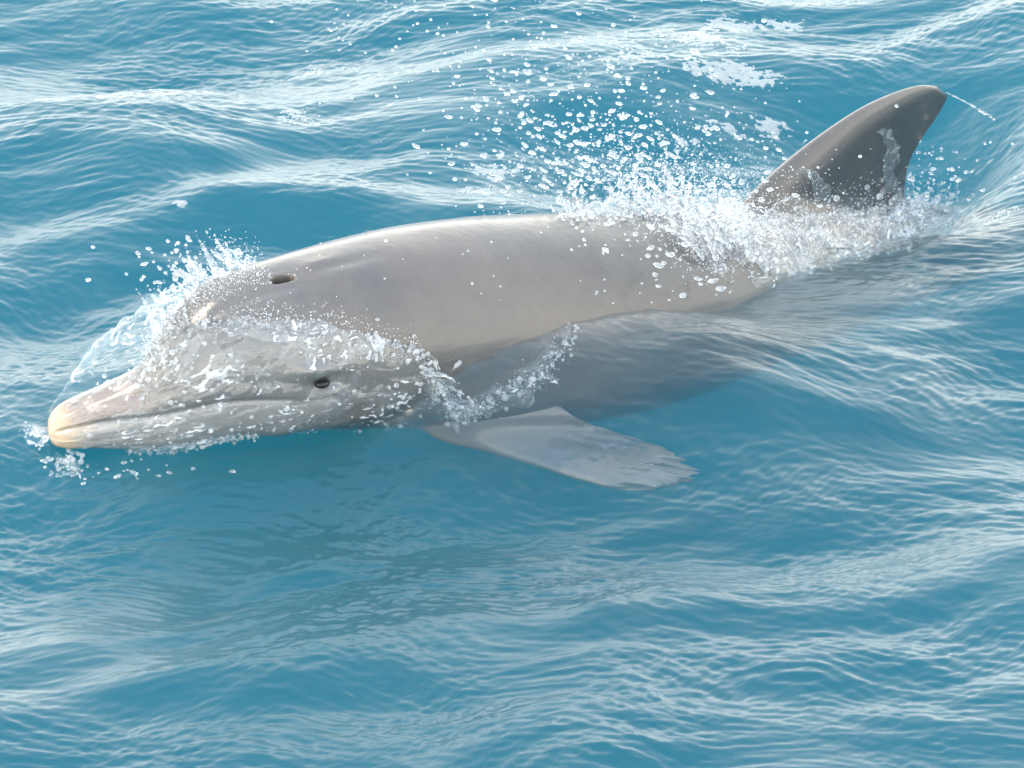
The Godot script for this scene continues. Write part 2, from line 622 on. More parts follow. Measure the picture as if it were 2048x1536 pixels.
func make_dolphin() -> void:
	var base := Vector3(-0.1, 0.0, 0.0)
	var o := root_at("dolphin", base)
	tag(o, "grey bottlenose dolphin surfacing through the blue water, head to the left", "dolphin")
	var v := PackedVector3Array()
	var ix := PackedInt32Array()
	var col := PackedColorArray()
	var around := 300
	var ss := []
	var s := 0.0
	while s < LEN:
		ss.append(s)
		s += 0.0012 if s < 0.03 else 0.0028 if s < 0.45 else 0.007 if s < 1.7 else 0.02
	ss.append(LEN)
	for si in ss:
		var f := frame(si)
		for i in around:
			var phi := TAU * i / around
			var p := body_point(f, si, phi)
			v.append(p)
			col.append(skin_colour(si, phi, p))
	for j in ss.size() - 1:
		for i in around:
			var a := j * around + i
			var b := j * around + (i + 1) % around
			ix.append_array([a, a + around, b, b, a + around, b + around])
	# fins grow out of the same skin
	var rows := []
	for r in FIN:
		rows.append([FIN_O + FIN_D * r[0] + Vector3.UP * r[1], FIN_O + FIN_D * r[2] + Vector3.UP * r[3], FIN_N])
	blade(rows, 0.13, 2.0, v, ix, col, Color(0.048, 0.045, 0.044), Color(0.095, 0.080, 0.070))
	rows = []
	for k in FLIP.size():
		var sink := Vector3(0.0, -0.042, -0.079) * smoothstep(0.0, 4.5, float(k))
		rows.append([FLIP[k][0] + sink, FLIP[k][1] + sink, Vector3(0.0, 1.0, 0.25).normalized()])
	blade(rows, 0.17, 1.0, v, ix, col, Color(0.155, 0.130, 0.115), Color(0.23, 0.185, 0.15))
	# its outline wavers where the ripples lie over it
	for k in range(v.size() - 71 * 52, v.size()):
		var q := v[k]
		var w := smoothstep(0.0, 0.2, q.x)
		v[k] = q + Vector3(0.012, 0.0, 0.004) * (w * (nb.get_noise_2d(q.x * 9.0, q.z * 75.0) + 0.6 * na.get_noise_2d(q.x * 14.0, q.z * 150.0)))
	var fr := frame(0.62)
	var side: Vector3 = fr[2]
	var mid: Vector3 = fr[0]
	rows = []
	for r in FLIP:
		var a: Vector3 = r[0] - side * (2.0 * (r[0] - mid).dot(side))
		var b: Vector3 = r[1] - side * (2.0 * (r[1] - mid).dot(side))
		rows.append([b, a, Vector3(0.0, 1.0, 0.25).normalized()])
	blade(rows, 0.11, 1.5, v, ix, col, Color(0.28, 0.25, 0.24), Color(0.3, 0.27, 0.25))
	var ft := frame(2.33)
	var tail: Vector3 = ft[0]
	var back := (Vector3(ft[1]).cross(ft[2])).normalized()
	if back.x < 0.0:
		back = -back
	for sgn in [-1.0, 1.0]:
		rows = []
		for r in [[-0.02, -0.10, 0.10], [0.04, -0.05, 0.10], [0.10, 0.0, 0.115], [0.16, 0.05, 0.135], [0.21, 0.10, 0.16], [0.245, 0.15, 0.18]]:
			var q: Vector3 = tail + Vector3(ft[2]) * (sgn * r[0])
			rows.append([q + back * r[1], q + back * r[2], Vector3(ft[1]) * sgn])
		blade(rows, 0.09, 1.0, v, ix, col, Color(0.14, 0.125, 0.12), Color(0.14, 0.125, 0.12))
	var n := smooth_normals(v, ix)
	for k in v.size():
		v[k] -= base
	put("body", arrays(v, n, ix, col), skin, o)
	# eyes: dark wet balls in their sockets
	var eye := StandardMaterial3D.new()
	eye.albedo_color = Color(0.06, 0.045, 0.04)
	eye.roughness = 0.08
	for phi in [0.07, PI - 0.07]:
		var fe := frame(0.359)
		var sph := SphereMesh.new()
		sph.radius = 0.0125
		sph.height = 0.015
		var e := put("eye", sph, eye, o)
		e.position = body_point(fe, 0.361, phi, -0.001) - base
		e.rotation.y = 0.45
		e.set_meta("label", "small dark eye behind the corner of the mouth")


# ------------------------------------------------------------------ sheets of water
func pick(table: Array, s: float) -> float:
	if s <= table[0][0]:
		return table[0][1]
	for i in table.size() - 1:
		if s < table[i + 1][0]:
			return lerpf(table[i][1], table[i + 1][1], smoothstep(0.0, 1.0, (s - table[i][0]) / (table[i + 1][0] - table[i][0])))
	return table[-1][1]


# a grid of points with cover (what is there at all) and froth (what is white) becomes a clear mesh and a white one
func split_sheet(v: PackedVector3Array, cover: PackedFloat32Array, froth: PackedFloat32Array, rows: int, cols: int) -> Array:
	var clear := PackedInt32Array()
	var white := PackedInt32Array()
	for j in rows:
		for i in cols:
			var k := j * (cols + 1) + i
			for t in [[k, k + cols + 1, k + 1], [k + 1, k + cols + 1, k + cols + 2]]:
				if cover[t[0]] + cover[t[1]] + cover[t[2]] <= 0.0:
					continue
				if froth[t[0]] + froth[t[1]] + froth[t[2]] > 0.0:
					white.append_array(t)
				else:
					clear.append_array(t)
	var both := clear.duplicate()
	both.append_array(white)
	var n := smooth_normals(v, both)
	return [arrays(v, n, clear) if clear.size() else null, arrays(v, n, white) if white.size() else null]


func ridge(p: Vector3) -> float:
	var a := 1.0 - minf(1.0, absf(nb.get_noise_3dv(p)) * 2.2)
	var b := 1.0 - minf(1.0, absf(na.get_noise_3dv(p * 2.1)) * 2.2)
	return a * a * (0.6 + 0.4 * b)


# water running over the skin between two angles; ripples are stretched along the flow
func skin_water(s0: float, s1: float, top: Array, low: Array, lift: float, rough: float, grain: float, stretch: float, hole: float, white: float, step := 0.0026) -> Array:
	var rows := int((s1 - s0) / step)
	var cols := int(0.26 / step)
	var v := PackedVector3Array()
	var cover := PackedFloat32Array()
	var froth := PackedFloat32Array()
	for j in rows + 1:
		var s := s0 + (s1 - s0) * j / rows
		var f := frame(s)
		var a := pick(top, s)
		var b := pick(low, s)
		for i in cols + 1:
			var t := float(i) / cols
			var phi := lerpf(a, b, t)
			var q := Vector3(s * grain, phi * 0.12 * grain * stretch, 13.7)
			q += Vector3(1, 1, 0) * 0.35 * nc.get_noise_3d(q.x * 0.4, q.y * 0.4, 7.0)
			var r := ridge(q)
			var e := 0.8 * na.get_noise_3dv(q * 0.8) + 0.55 * r + 0.2 * nb.get_noise_3dv(q * 2.7) + 0.04 * na.get_noise_3dv(q * 6.0)
			var rim := minf(minf(t, 1.0 - t) * 10.0, minf(j, rows - j) * 0.04)
			var c := nc.get_noise_3d(q.x * 0.55, q.y * 0.55, 4.0) + 0.35 * (r - 0.5) + minf(rim - 0.5, 0.5) - hole
			cover.append(c)
			froth.append(r + 0.8 * nc.get_noise_3d(q.x * 0.3, q.y * 0.3, 9.0) + 0.5 * nb.get_noise_3dv(q * 4.0) - white)
			v.append(body_point(f, s, phi, maxf(0.001, (lift + rough * e) * clampf(0.25 + c * 2.0, 0.1, 1.0))))
	return split_sheet(v, cover, froth, rows, cols)


# a sheet thrown from a line on the body, ragged and torn towards its edge
func fan(line: Array, throw: Vector3, sag: float, loose: float, grain: float, hole: float, white: float, salt: float) -> Array:
	var length := 0.0
	for i in line.size() - 1:
		length += Vector3(line[i]).distance_to(line[i + 1])
	var rows := int(length / 0.0022)
	var cols := int(throw.length() / 0.0022)
	var v := PackedVector3Array()
	var cover := PackedFloat32Array()
	var froth := PackedFloat32Array()
	for j in rows + 1:
		var t := float(j) / rows * (line.size() - 1)
		var k := mini(int(t), line.size() - 2)
		var foot := Vector3(line[k]).lerp(line[k + 1], t - k)
		var u := length * j / rows
		var reach := 0.55 + 0.45 * na.get_noise_2d(u * 18.0, salt) + 0.35 * nb.get_noise_2d(u * 55.0, salt)
		for i in cols + 1:
			var w := float(i) / cols
			var q := Vector3(u * grain * 1.5, w * throw.length() * grain * 0.6, salt)
			var r := ridge(q)
			var p := foot + throw * (w * maxf(0.25, reach)) + Vector3.DOWN * sag * w * w
			p += Vector3(na.get_noise_3dv(p * 22.0), nb.get_noise_3dv(p * 22.0), na.get_noise_3dv(p * 22.0 + Vector3.ONE * 5.0)) * loose * (0.3 + w)
			p += Vector3(nb.get_noise_3dv(p * 75.0), na.get_noise_3dv(p * 75.0), nb.get_noise_3dv(p * 75.0 + Vector3.ONE * 3.0)) * loose * 0.12
			v.append(p)
			cover.append(0.75 + 0.35 * r - hole - 1.0 * w * w + 0.7 * na.get_noise_3dv(q * 0.45) + minf(0.0, minf(j, rows - j) * 0.06 - 0.4))
			froth.append(r + 0.7 * nc.get_noise_3dv(q * 0.5 + Vector3.ONE * 8.0) - white)
	return split_sheet(v, cover, froth, rows, cols)


# one body of water of several pieces: clear films, froth and beads
func water_body(called: String, at: Vector3, sheets: Array, balls: Array, cell: float, label: String, category: String) -> void:
	var o := root_at(called, at)
	tag(o, label, category)
	for sh in sheets:
		if sh[0]:
			put("film", sh[0], clear_water, o).position = -at
		if sh[1]:
			put("froth", sh[1], white_water, o).position = -at
	if balls.size():
		var b := put("beads", blobs(balls, cell), drop_water, o)
		b.position = -at
		b.set_meta("kind", "stuff")


func make_films() -> void:
	var face_top := [[0.03, 1.7], [0.17, 1.75], [0.20, 1.5], [0.232, 1.2], [0.259, 0.98], [0.308, 0.80], [0.367, 0.70], [0.399, 0.55], [0.459, 0.37], [0.496, 0.1], [0.534, -0.45]]
	var face_low := [[0.03, -0.5], [0.2, -0.7], [0.4, -0.9], [0.534, -0.95]]
	var b := []
	for k in 150:
		var s := rng.randf_range(0.05, 0.5)
		b.append([on_body(s, rad_to_deg(lerpf(pick(face_low, s), pick(face_top, s), rng.randf())), rng.randf_range(0.002, 0.008)), 0.0011 + 0.0028 * pow(rng.randf(), 3.0)])
	water_body("water_film", on_body(0.3, 0), [skin_water(0.03, 0.534, face_top, face_low, 0.003, 0.0040, 24.0, 1.5, -0.75, 0.98, 0.0022), skin_water(0.06, 0.5, face_top, face_low, 0.004, 0.004, 40.0, 0.9, 0.48, 0.65, 0.002)], b, 0.0014, "clear rippling film of water streaming over the dolphin's beak, cheek and eye", "water film")
	# the clear bow sheet that the beak throws up before the forehead
	var v := PackedVector3Array()
	var cover := PackedFloat32Array()
	var froth := PackedFloat32Array()
	var nu := 130
	var nv := 60
	var arc := [Vector3(-0.632, 0.078, 0.225), Vector3(-0.61, 0.118, 0.205), Vector3(-0.585, 0.152, 0.185), Vector3(-0.545, 0.184, 0.165), Vector3(-0.50, 0.213, 0.15), Vector3(-0.455, 0.232, 0.14), Vector3(-0.41, 0.245, 0.13)]
	for i in nu + 1:
		var t := float(i) / nu
		var k := mini(int(t * 6.0), 5)
		var top: Vector3 = arc[k].cubic_interpolate(arc[k + 1], arc[maxi(k - 1, 0)], arc[mini(k + 2, 6)], t * 6.0 - k)
		var s := lerpf(0.012, 0.24, t)
		var foot := body_point(frame(s), s, 1.6, -0.004)
		for j in nv + 1:
			var w := float(j) / nv
			var p := foot.lerp(top, w) + Vector3(-0.016, 0.012, 0.022) * sin(PI * w) * (0.5 + t)
			p += Vector3(-0.5, 0.5, 0.7) * (0.006 * na.get_noise_3d(p.x * 30.0, p.y * 30.0, 3.0) + 0.002 * nb.get_noise_3d(p.x * 90.0, p.y * 90.0, 1.0)) * (1.0 - 0.7 * w)
			v.append(p)
			cover.append(1.0 if w < 0.80 else 0.18 - (w - 0.80) * 2.2 + 0.9 * nc.get_noise_3d(p.x * 16.0, p.y * 16.0, 2.0))
			froth.append(ridge(p * 50.0) + 0.9 * nc.get_noise_3d(p.x * 18.0, p.y * 18.0, 5.0) + 0.45 * t - 0.92)
	b = []
	for k in 40:
		var t := rng.randf()
		b.append([arc[int(t * 6.0)] + Vector3(rng.randf_range(0.0, 0.05), rng.randf_range(-0.05, 0.0), rng.randf_range(0.0, 0.03)), rng.randf_range(0.0012, 0.004)])
	water_body("water_arch", Vector3(-0.55, 0.08, 0.2), [split_sheet(v, cover, froth, nu, nv)], b, 0.0014, "thin glassy arch of water rising from the beak to the forehead", "water arch")


# ------------------------------------------------------------------ liquid lumps: metaballs meshed as surface nets
func blobs(balls: Array, cell: float) -> ArrayMesh:
	var lo := Vector3.INF
	var hi := -Vector3.INF
	for b in balls:
		var r: float = b[1] * 1.7
		lo = lo.min(b[0] - Vector3.ONE * r)
		hi = hi.max(b[0] + Vector3.ONE * r)
	lo -= Vector3.ONE * cell * 2.0
	var size := (hi - lo) / cell
	var nx := int(size.x) + 3
	var ny := int(size.y) + 3
	var nz := int(size.z) + 3
	var field := {}
	for b in balls:
		var c: Vector3 = (b[0] - lo) / cell
		var r: float = b[1] * 1.7 / cell
		var r2 := r * r
		for z in range(int(c.z - r), int(c.z + r) + 2):
			for y in range(int(c.y - r), int(c.y + r) + 2):
				for x in range(int(c.x - r), int(c.x + r) + 2):
					var d := (x - c.x) * (x - c.x) + (y - c.y) * (y - c.y) + (z - c.z) * (z - c.z)
					if d < r2:
						var g := 1.0 - d / r2
						var key := (z * ny + y) * nx + x
						field[key] = field.get(key, 0.0) + g * g
	var iso := 0.42
	var cells := {}
	for key in field:
		if field[key] > iso:
			for dz in [0, -1]:
				for dy in [0, -1]:
					for dx in [0, -1]:
						cells[key + (dz * ny + dy) * nx + dx] = -1
	var off := [0, 1, nx, nx + 1, nx * ny, nx * ny + 1, nx * ny + nx, nx * ny + nx + 1]
	var v := PackedVector3Array()
	for key in cells:
		var x: int = key % nx
		var y: int = (key / nx) % ny
		var z: int = key / (nx * ny)
		var f := []
		var inside := 0
		for k in 8:
			var val: float = field.get(key + off[k], 0.0) - iso
			f.append(val)
			if val > 0.0:
				inside += 1
		if inside == 0 or inside == 8:
			continue
		var p := Vector3.ZERO
		var n := 0
		for e in [[0, 1], [2, 3], [4, 5], [6, 7], [0, 2], [1, 3], [4, 6], [5, 7], [0, 4], [1, 5], [2, 6], [3, 7]]:
			if (f[e[0]] > 0.0) != (f[e[1]] > 0.0):
				var t: float = f[e[0]] / (f[e[0]] - f[e[1]])
				var a := Vector3(e[0] & 1, (e[0] >> 1) & 1, e[0] >> 2)
				var b := Vector3(e[1] & 1, (e[1] >> 1) & 1, e[1] >> 2)
				p += a.lerp(b, t)
				n += 1
		cells[key] = v.size()
		v.append(lo + (Vector3(x, y, z) + p / n) * cell)
	var ix := PackedInt32Array()
	var step := [1, nx, nx * ny]
	for key in field:
		var here: bool = field[key] > iso
		for ax in 3:
			for way in [1, -1]:
				var other: int = key + step[ax] * way
				if not here or field.get(other, 0.0) > iso:
					continue
				var edge: int = key if way == 1 else other
				var u: int = step[(ax + 1) % 3]
				var w: int = step[(ax + 2) % 3]
				var a: int = cells.get(edge, -1)
				var b: int = cells.get(edge - u, -1)
				var c: int = cells.get(edge - u - w, -1)
				var d: int = cells.get(edge - w, -1)
				if a < 0 or b < 0 or c < 0 or d < 0:
					continue
				if way == 1:
					ix.append_array([a, c, b, a, d, c])
				else:
					ix.append_array([a, b, c, a, c, d])
	return arrays(v, smooth_normals(v, ix), ix)


func scatter_on_body(n: int, s0: float, s1: float, p0: float, p1: float, out0: float, out1: float, r0: float, r1: float, power := 2.0) -> Array:
	var balls := []
	for k in n:
		var s := rng.randf_range(s0, s1)
		var phi := rng.randf_range(p0, p1)
		var e := out0 + (out1 - out0) * pow(rng.randf(), power)
		balls.append([body_point(frame(s), s, phi, e), lerpf(r0, r1, pow(rng.randf(), 2.0))])
	return balls


# a thrown jet: beads along a curved path, thinning out
func jet(balls: Array, a: Vector3, b: Vector3, sag: Vector3, r0: float, r1: float, n: int, loose: float) -> void:
	for k in n:
		var t := float(k) / (n - 1)
		var p := a.lerp(b, t) + sag * (4.0 * t * (1.0 - t))
		p += Vector3(rng.randfn(), rng.randfn(), rng.randfn()) * loose * (0.2 + t)
		balls.append([p, lerpf(r0, r1, t) * rng.randf_range(0.6, 1.3)])


func on_body(s: float, deg: float, out := 0.0) -> Vector3:
	return body_point(frame(s), s, deg_to_rad(deg), out)


func line_on_body(pts: Array, out := 0.0) -> Array:
	var l := []
	for p in pts:
		l.append(on_body(p[0], p[1], out))
	return l


func make_splashes() -> void:
	# far side of the forehead
	var b := scatter_on_body(120, 0.19, 0.33, 1.65, 2.1, 0.0, 0.03, 0.0015, 0.0045)
	for k in 16:
		var a := on_body(rng.randf_range(0.19, 0.31), rng.randf_range(98, 112), 0.01)
		jet(b, a, a + Vector3(rng.randf_range(-0.045, -0.005), rng.randf_range(0.02, 0.06), rng.randf_range(-0.03, 0.01)), Vector3.ZERO, 0.004, 0.0012, 12, 0.0012)
	var l := line_on_body([[0.185, 92], [0.21, 94], [0.24, 98], [0.27, 102], [0.30, 106], [0.33, 108]], -0.003)
	var l2 := line_on_body([[0.19, 84], [0.215, 86], [0.25, 90], [0.29, 96], [0.31, 100]], -0.002)
	water_body("water_splash", on_body(0.25, 100), [fan(l, Vector3(-0.032, 0.036, -0.012), 0.01, 0.012, 32.0, 0.15, 0.55, 1.0), fan(l, Vector3(-0.045, 0.012, -0.02), 0.015, 0.012, 32.0, 0.1, 0.6, 2.0), fan(l2, Vector3(-0.03, 0.022, 0.006), 0.01, 0.01, 32.0, 0.2, 0.6, 3.0)], b, 0.0016, "white frothy splash standing along the far side of the forehead", "splash")
	# front of the forehead
	l = line_on_body([[0.14, 95], [0.165, 84], [0.185, 72], [0.205, 62], [0.22, 52]], -0.001)
	b = scatter_on_body(130, 0.13, 0.25, 0.7, 1.7, 0.0, 0.03, 0.0012, 0.004)
	water_body("water_splash", on_body(0.18, 75), [fan(l, Vector3(-0.03, 0.026, 0.012), 0.008, 0.012, 36.0, 0.2, 0.55, 51.0), fan(l, Vector3(-0.015, 0.03, 0.02), 0.008, 0.012, 40.0, 0.3, 0.5, 52.0)], b, 0.0015, "loose white splash breaking where the beak meets the forehead", "splash")
	# upper rim of the face film
	var rim := [[0.2, 86.0], [0.232, 70.0], [0.259, 57.0], [0.308, 46.0], [0.367, 40.0], [0.399, 31.0], [0.43, 26.0], [0.464, 21.0]]
	b = []
	for k in 260:
		var s := rng.randf_range(0.2, 0.464)
		b.append([on_body(s, pick(rim, s) + rng.randfn() * 2.5 - absf(rng.randfn()) * 5.0, rng.randf_range(0.0, 0.006)), 0.0012 + 0.0032 * pow(rng.randf(), 3.0)])
	var hi := []
	var lo := []
	for p in rim:
		hi.append([p[0], deg_to_rad(p[1] + 3.0)])
		lo.append([p[0], deg_to_rad(p[1] - 14.0)])
	water_body("water_splash", on_body(0.32, 45), [skin_water(0.2, 0.464, hi, lo, 0.004, 0.005, 45.0, 0.5, 0.12, 0.55, 0.002)], b, 0.0015, "sparkling white edge of froth crossing the forehead above the eye", "splash")
	# fold at the cheek
	b = []
	var fold := [[0.464, 20.0], [0.49, 8.0], [0.515, -8.0], [0.535, -22.0], [0.56, -26.0], [0.60, -16.0], [0.64, -6.0], [0.68, 6.0], [0.72, 16.0]]
	for k in 260:
		var s := rng.randf_range(0.464, 0.72)
		b.append([on_body(s, pick(fold, s) + rng.randfn() * 4.0, 0.004 + 0.022 * pow(rng.randf(), 2.0)), 0.0012 + 0.0035 * pow(rng.randf(), 3.0)])
	for k in 10:
		var a := on_body(rng.randf_range(0.49, 0.56), rng.randf_range(-25.0, 10.0), 0.012)
		jet(b, a, a + Vector3(rng.randf_range(-0.02, 0.05), rng.randf_range(-0.02, 0.03), rng.randf_range(0.01, 0.03)), Vector3.ZERO, 0.003, 0.001, 10, 0.0012)
	hi = []
	lo = []
	for p in fold:
		hi.append([p[0], deg_to_rad(p[1] + 9.0)])
		lo.append([p[0], deg_to_rad(p[1] - 16.0)])
	l = line_on_body([[0.47, 16], [0.49, 6], [0.51, -6], [0.53, -18], [0.555, -24]], 0.004)
	water_body("water_splash", on_body(0.55, -10), [skin_water(0.464, 0.72, hi, lo, 0.012, 0.012, 42.0, 1.0, 0.0, 0.85, 0.002), fan(l, Vector3(0.045, 0.016, 0.03), 0.014, 0.010, 30.0, 0.1, 0.7, 4.0)], b, 0.0015, "broken fold of water curling behind the cheek above the flipper", "splash")
	# fountain across the back
	b = scatter_on_body(160, 0.97, 1.16, 0.55, 1.75, 0.0, 0.05, 0.0015, 0.005)
	for k in 30:
		var a := on_body(rng.randf_range(0.96, 1.10), rng.randf_range(45, 105), 0.01)
		jet(b, a, a + Vector3(rng.randf_range(-0.10, 0.01), rng.randf_range(0.03, 0.12), rng.randf_range(-0.05, 0.03)), Vector3.ZERO, 0.004, 0.0012, 22, 0.003)
	var sheets := []
	for k in 6:
		var s := 0.955 + 0.03 * k
		var ln := line_on_body([[s - 0.02, 102], [s, 85], [s + 0.01, 65], [s + 0.03, 45], [s + 0.05, 34]], -0.002)
		sheets.append(fan(ln, Vector3(rng.randf_range(-0.07, -0.035), rng.randf_range(0.035, 0.09), rng.randf_range(-0.01, 0.02)), 0.015, 0.016, 24.0, 0.12, 0.66, 10.0 + k))
	hi = [[0.9, 1.75], [1.2, 1.75]]
	lo = [[0.9, 0.62], [1.2, 0.5]]
	sheets.append(skin_water(0.93, 1.2, hi, lo, 0.005, 0.008, 24.0, 0.9, 0.12, 0.7))
	water_body("water_splash", on_body(1.05, 70), sheets, b, 0.0018, "white fountain of water bursting across the middle of the back", "splash")
	# low spray on the far edge of the back
	b = scatter_on_body(150, 0.78, 1.0, 1.45, 1.85, 0.0, 0.03, 0.0012, 0.004)
	for k in 14:
		var a := on_body(rng.randf_range(0.80, 0.97), rng.randf_range(88, 102), 0.003)
		jet(b, a, a + Vector3(rng.randf_range(-0.03, 0.02), rng.randf_range(0.03, 0.09), rng.randf_range(-0.03, 0.01)), Vector3.ZERO, 0.004, 0.0012, 16, 0.002)
	l = line_on_body([[0.8, 98], [0.85, 97], [0.9, 97], [0.96, 97], [1.0, 98]], -0.003)
	water_body("water_splash", on_body(0.9, 97), [fan(l, Vector3(-0.015, 0.05, -0.02), 0.01, 0.014, 32.0, 0.35, 0.6, 21.0), fan(l, Vector3(0.01, 0.03, -0.03), 0.01, 0.012, 32.0, 0.25, 0.6, 22.0)], b, 0.0016, "low white spray leaping from the ridge of the back", "splash")
	# wash round the foot of the fin
	b = scatter_on_body(260, 1.10, 1.72, 0.5, 1.6, 0.0, 0.035, 0.0015, 0.005)
	b += scatter_on_body(160, 1.45, 1.74, 0.6, 1.6, 0.0, 0.05, 0.0015, 0.006)
	hi = [[1.1, 1.75], [1.4, 1.6], [1.72, 1.9]]
	lo = [[1.0, 0.5], [1.1, 0.42], [1.36, 0.40], [1.55, 0.5], [1.72, 0.8]]
	sheets = [skin_water(1.06, 1.72, hi, lo, 0.004, 0.007, 20.0, 1.2, -0.3, 0.98), skin_water(1.12, 1.72, hi, lo, 0.010, 0.010, 20.0, 1.1, 0.27, 0.78)]
	l = line_on_body([[1.18, 82], [1.28, 80], [1.38, 79], [1.48, 78], [1.58, 80], [1.68, 86]], 0.0)
	sheets.append(fan(l, Vector3(0.02, 0.062, 0.022), 0.02, 0.012, 26.0, 0.2, 0.75, 31.0))
	l = line_on_body([[1.5, 85], [1.58, 86], [1.66, 88], [1.74, 90]], 0.0)
	sheets.append(fan(l, Vector3(0.035, 0.055, 0.0), 0.02, 0.016, 26.0, 0.1, 0.5, 32.0))
	water_body("water_splash", on_body(1.45, 70), sheets, b, 0.0018, "churning white wash round the foot of the dorsal fin", "splash")
	# veils running down the fin
	for side in 2:
		var v := PackedVector3Array()
		var cover := PackedFloat32Array()
		var froth := PackedFloat32Array()
		for j in 91:
			var t := float(j) / 90
			var mid := FIN_O + FIN_D * (lerpf(0.2, 0.29, t) + 0.012 * sin(t * 5.0) if side == 0 else lerpf(0.41, 0.47, t) + 0.012 * sin(t * 7.0)) + Vector3.UP * (lerpf(0.118, -0.02, t) + (0.018 * sin(t * 3.0) if side == 0 else -0.01))
			for i in 31:
				var w := float(i) / 30 - 0.5
				var half := 0.016 + 0.02 * t if side == 0 else 0.02 + 0.015 * t
				var p := mid + FIN_D * (w * 2.0 * half) + FIN_N * ((0.030 if side == 0 else 0.026) * (0.75 + 0.35 * t))
				var r := ridge(p * 40.0)
				v.append(p + FIN_N * (0.0022 * r + 0.002 * na.get_noise_3dv(p * 45.0)))
				cover.append(0.45 + 0.7 * nc.get_noise_3dv(p * 25.0) - 1.6 * w * w * 2.0 + 0.3 * (r - 0.5))
				froth.append(r + 0.5 * nc.get_noise_3dv(p * 15.0) - (0.62 if side == 0 else 0.95))
		water_body("water_run", FIN_O, [split_sheet(v, cover, froth, 90, 30)], [], 0.002, ["thin run of water arching down the front half of the dorsal fin", "thin run of water sliding down the rear half of the dorsal fin"][side], "water run")
	# spurt at the beak
	b = []
	for k in 9:
		jet(b, Vector3(-0.64, 0.045, 0.228), Vector3(rng.randf_range(-0.68, -0.655), rng.randf_range(0.02, 0.07), rng.randf_range(0.2, 0.26)), Vector3.ZERO, 0.004, 0.0012, 12, 0.0012)
	for k in 60:
		b.append([Vector3(rng.randfn() * 0.014 - 0.612, rng.randf_range(-0.002, 0.03), 0.262 + rng.randfn() * 0.008), rng.randf_range(0.0012, 0.004)])
	l = [Vector3(-0.638, 0.06, 0.21), Vector3(-0.645, 0.045, 0.225), Vector3(-0.638, 0.03, 0.24)]
	var l3 := [Vector3(-0.63, 0.028, 0.25), Vector3(-0.615, 0.022, 0.258), Vector3(-0.595, 0.018, 0.262)]
	water_body("water_splash", Vector3(-0.64, 0.03, 0.23), [fan(l, Vector3(-0.035, 0.016, 0.01), 0.012, 0.008, 60.0, 0.1, 0.7, 41.0), fan(l3, Vector3(-0.012, -0.03, 0.02), 0.004, 0.008, 60.0, 0.05, 0.65, 42.0)], b, 0.0015, "small spurt of water breaking from the tip of the beak", "splash")
	# glints under the lower jaw
	b = []
	for k in 120:
		var s := rng.randf_range(0.1, 0.26)
		b.append([on_body(s, rng.randf_range(-62.0, -35.0), rng.randf_range(0.0, 0.012)), rng.randf_range(0.0012, 0.0032)])
	water_body("water_splash", on_body(0.18, -45), [skin_water(0.09, 0.28, [[0.09, -0.6], [0.28, -0.7]], [[0.09, -1.2], [0.28, -1.3]], 0.005, 0.006, 45.0, 1.6, 0.1, 0.8, 0.002)], b, 0.0015, "row of bright beads dripping along the lower jaw", "splash")


# ------------------------------------------------------------------ foam
func foam_patch(at: Vector2, size: Vector2, turn: float, lace: float, label: String) -> void:
	var cell := 0.0026
	var nx := int(size.x * 2.6 / cell)
	var nz := int(size.y * 2.6 / cell)
	var v := PackedVector3Array()
	var m := PackedFloat32Array()
	var base := Vector3(at.x, sea_height(at.x, at.y), at.y)
	for j in nz + 1:
		for i in nx + 1:
			var l := Vector2((float(i) / nx - 0.5) * 2.6 * size.x, (float(j) / nz - 0.5) * 2.6 * size.y)
			var g := l.rotated(turn) + at
			var q := l / size
			var k := 1.05 - q.length() * 1.0 + 0.9 * nc.get_noise_2d(g.x * 9.0, g.y * 14.0) - lace * (0.85 + 1.7 * nb.get_noise_2d(g.x * 45.0, g.y * 90.0) + 1.4 * na.get_noise_2d(g.x * 120.0, g.y * 200.0))
			m.append(k)
			var bubbly := 0.5 + 0.5 * na.get_noise_2d(g.x * 160.0, g.y * 160.0)
			v.append(Vector3(g.x, sea_height(g.x, g.y) - 0.0008 + clampf(k * 2.0, 0.0, 1.0) * (0.0016 + 0.0010 * bubbly), g.y) - base)
	var ix := PackedInt32Array()
	for j in nz:
		for i in nx:
			var a := j * (nx + 1) + i
			if m[a] + m[a + 1] + m[a + nx + 1] + m[a + nx + 2] > 0.0:
				ix.append_array([a, a + 1, a + nx + 1, a + 1, a + nx + 2, a + nx + 1])
	if ix.is_empty():
		return
	var o := put("foam_patch", arrays(v, smooth_normals(v, ix), ix), foam)
	o.position = base
	tag(o, label, "foam", "foam patches floating beyond the dolphin")


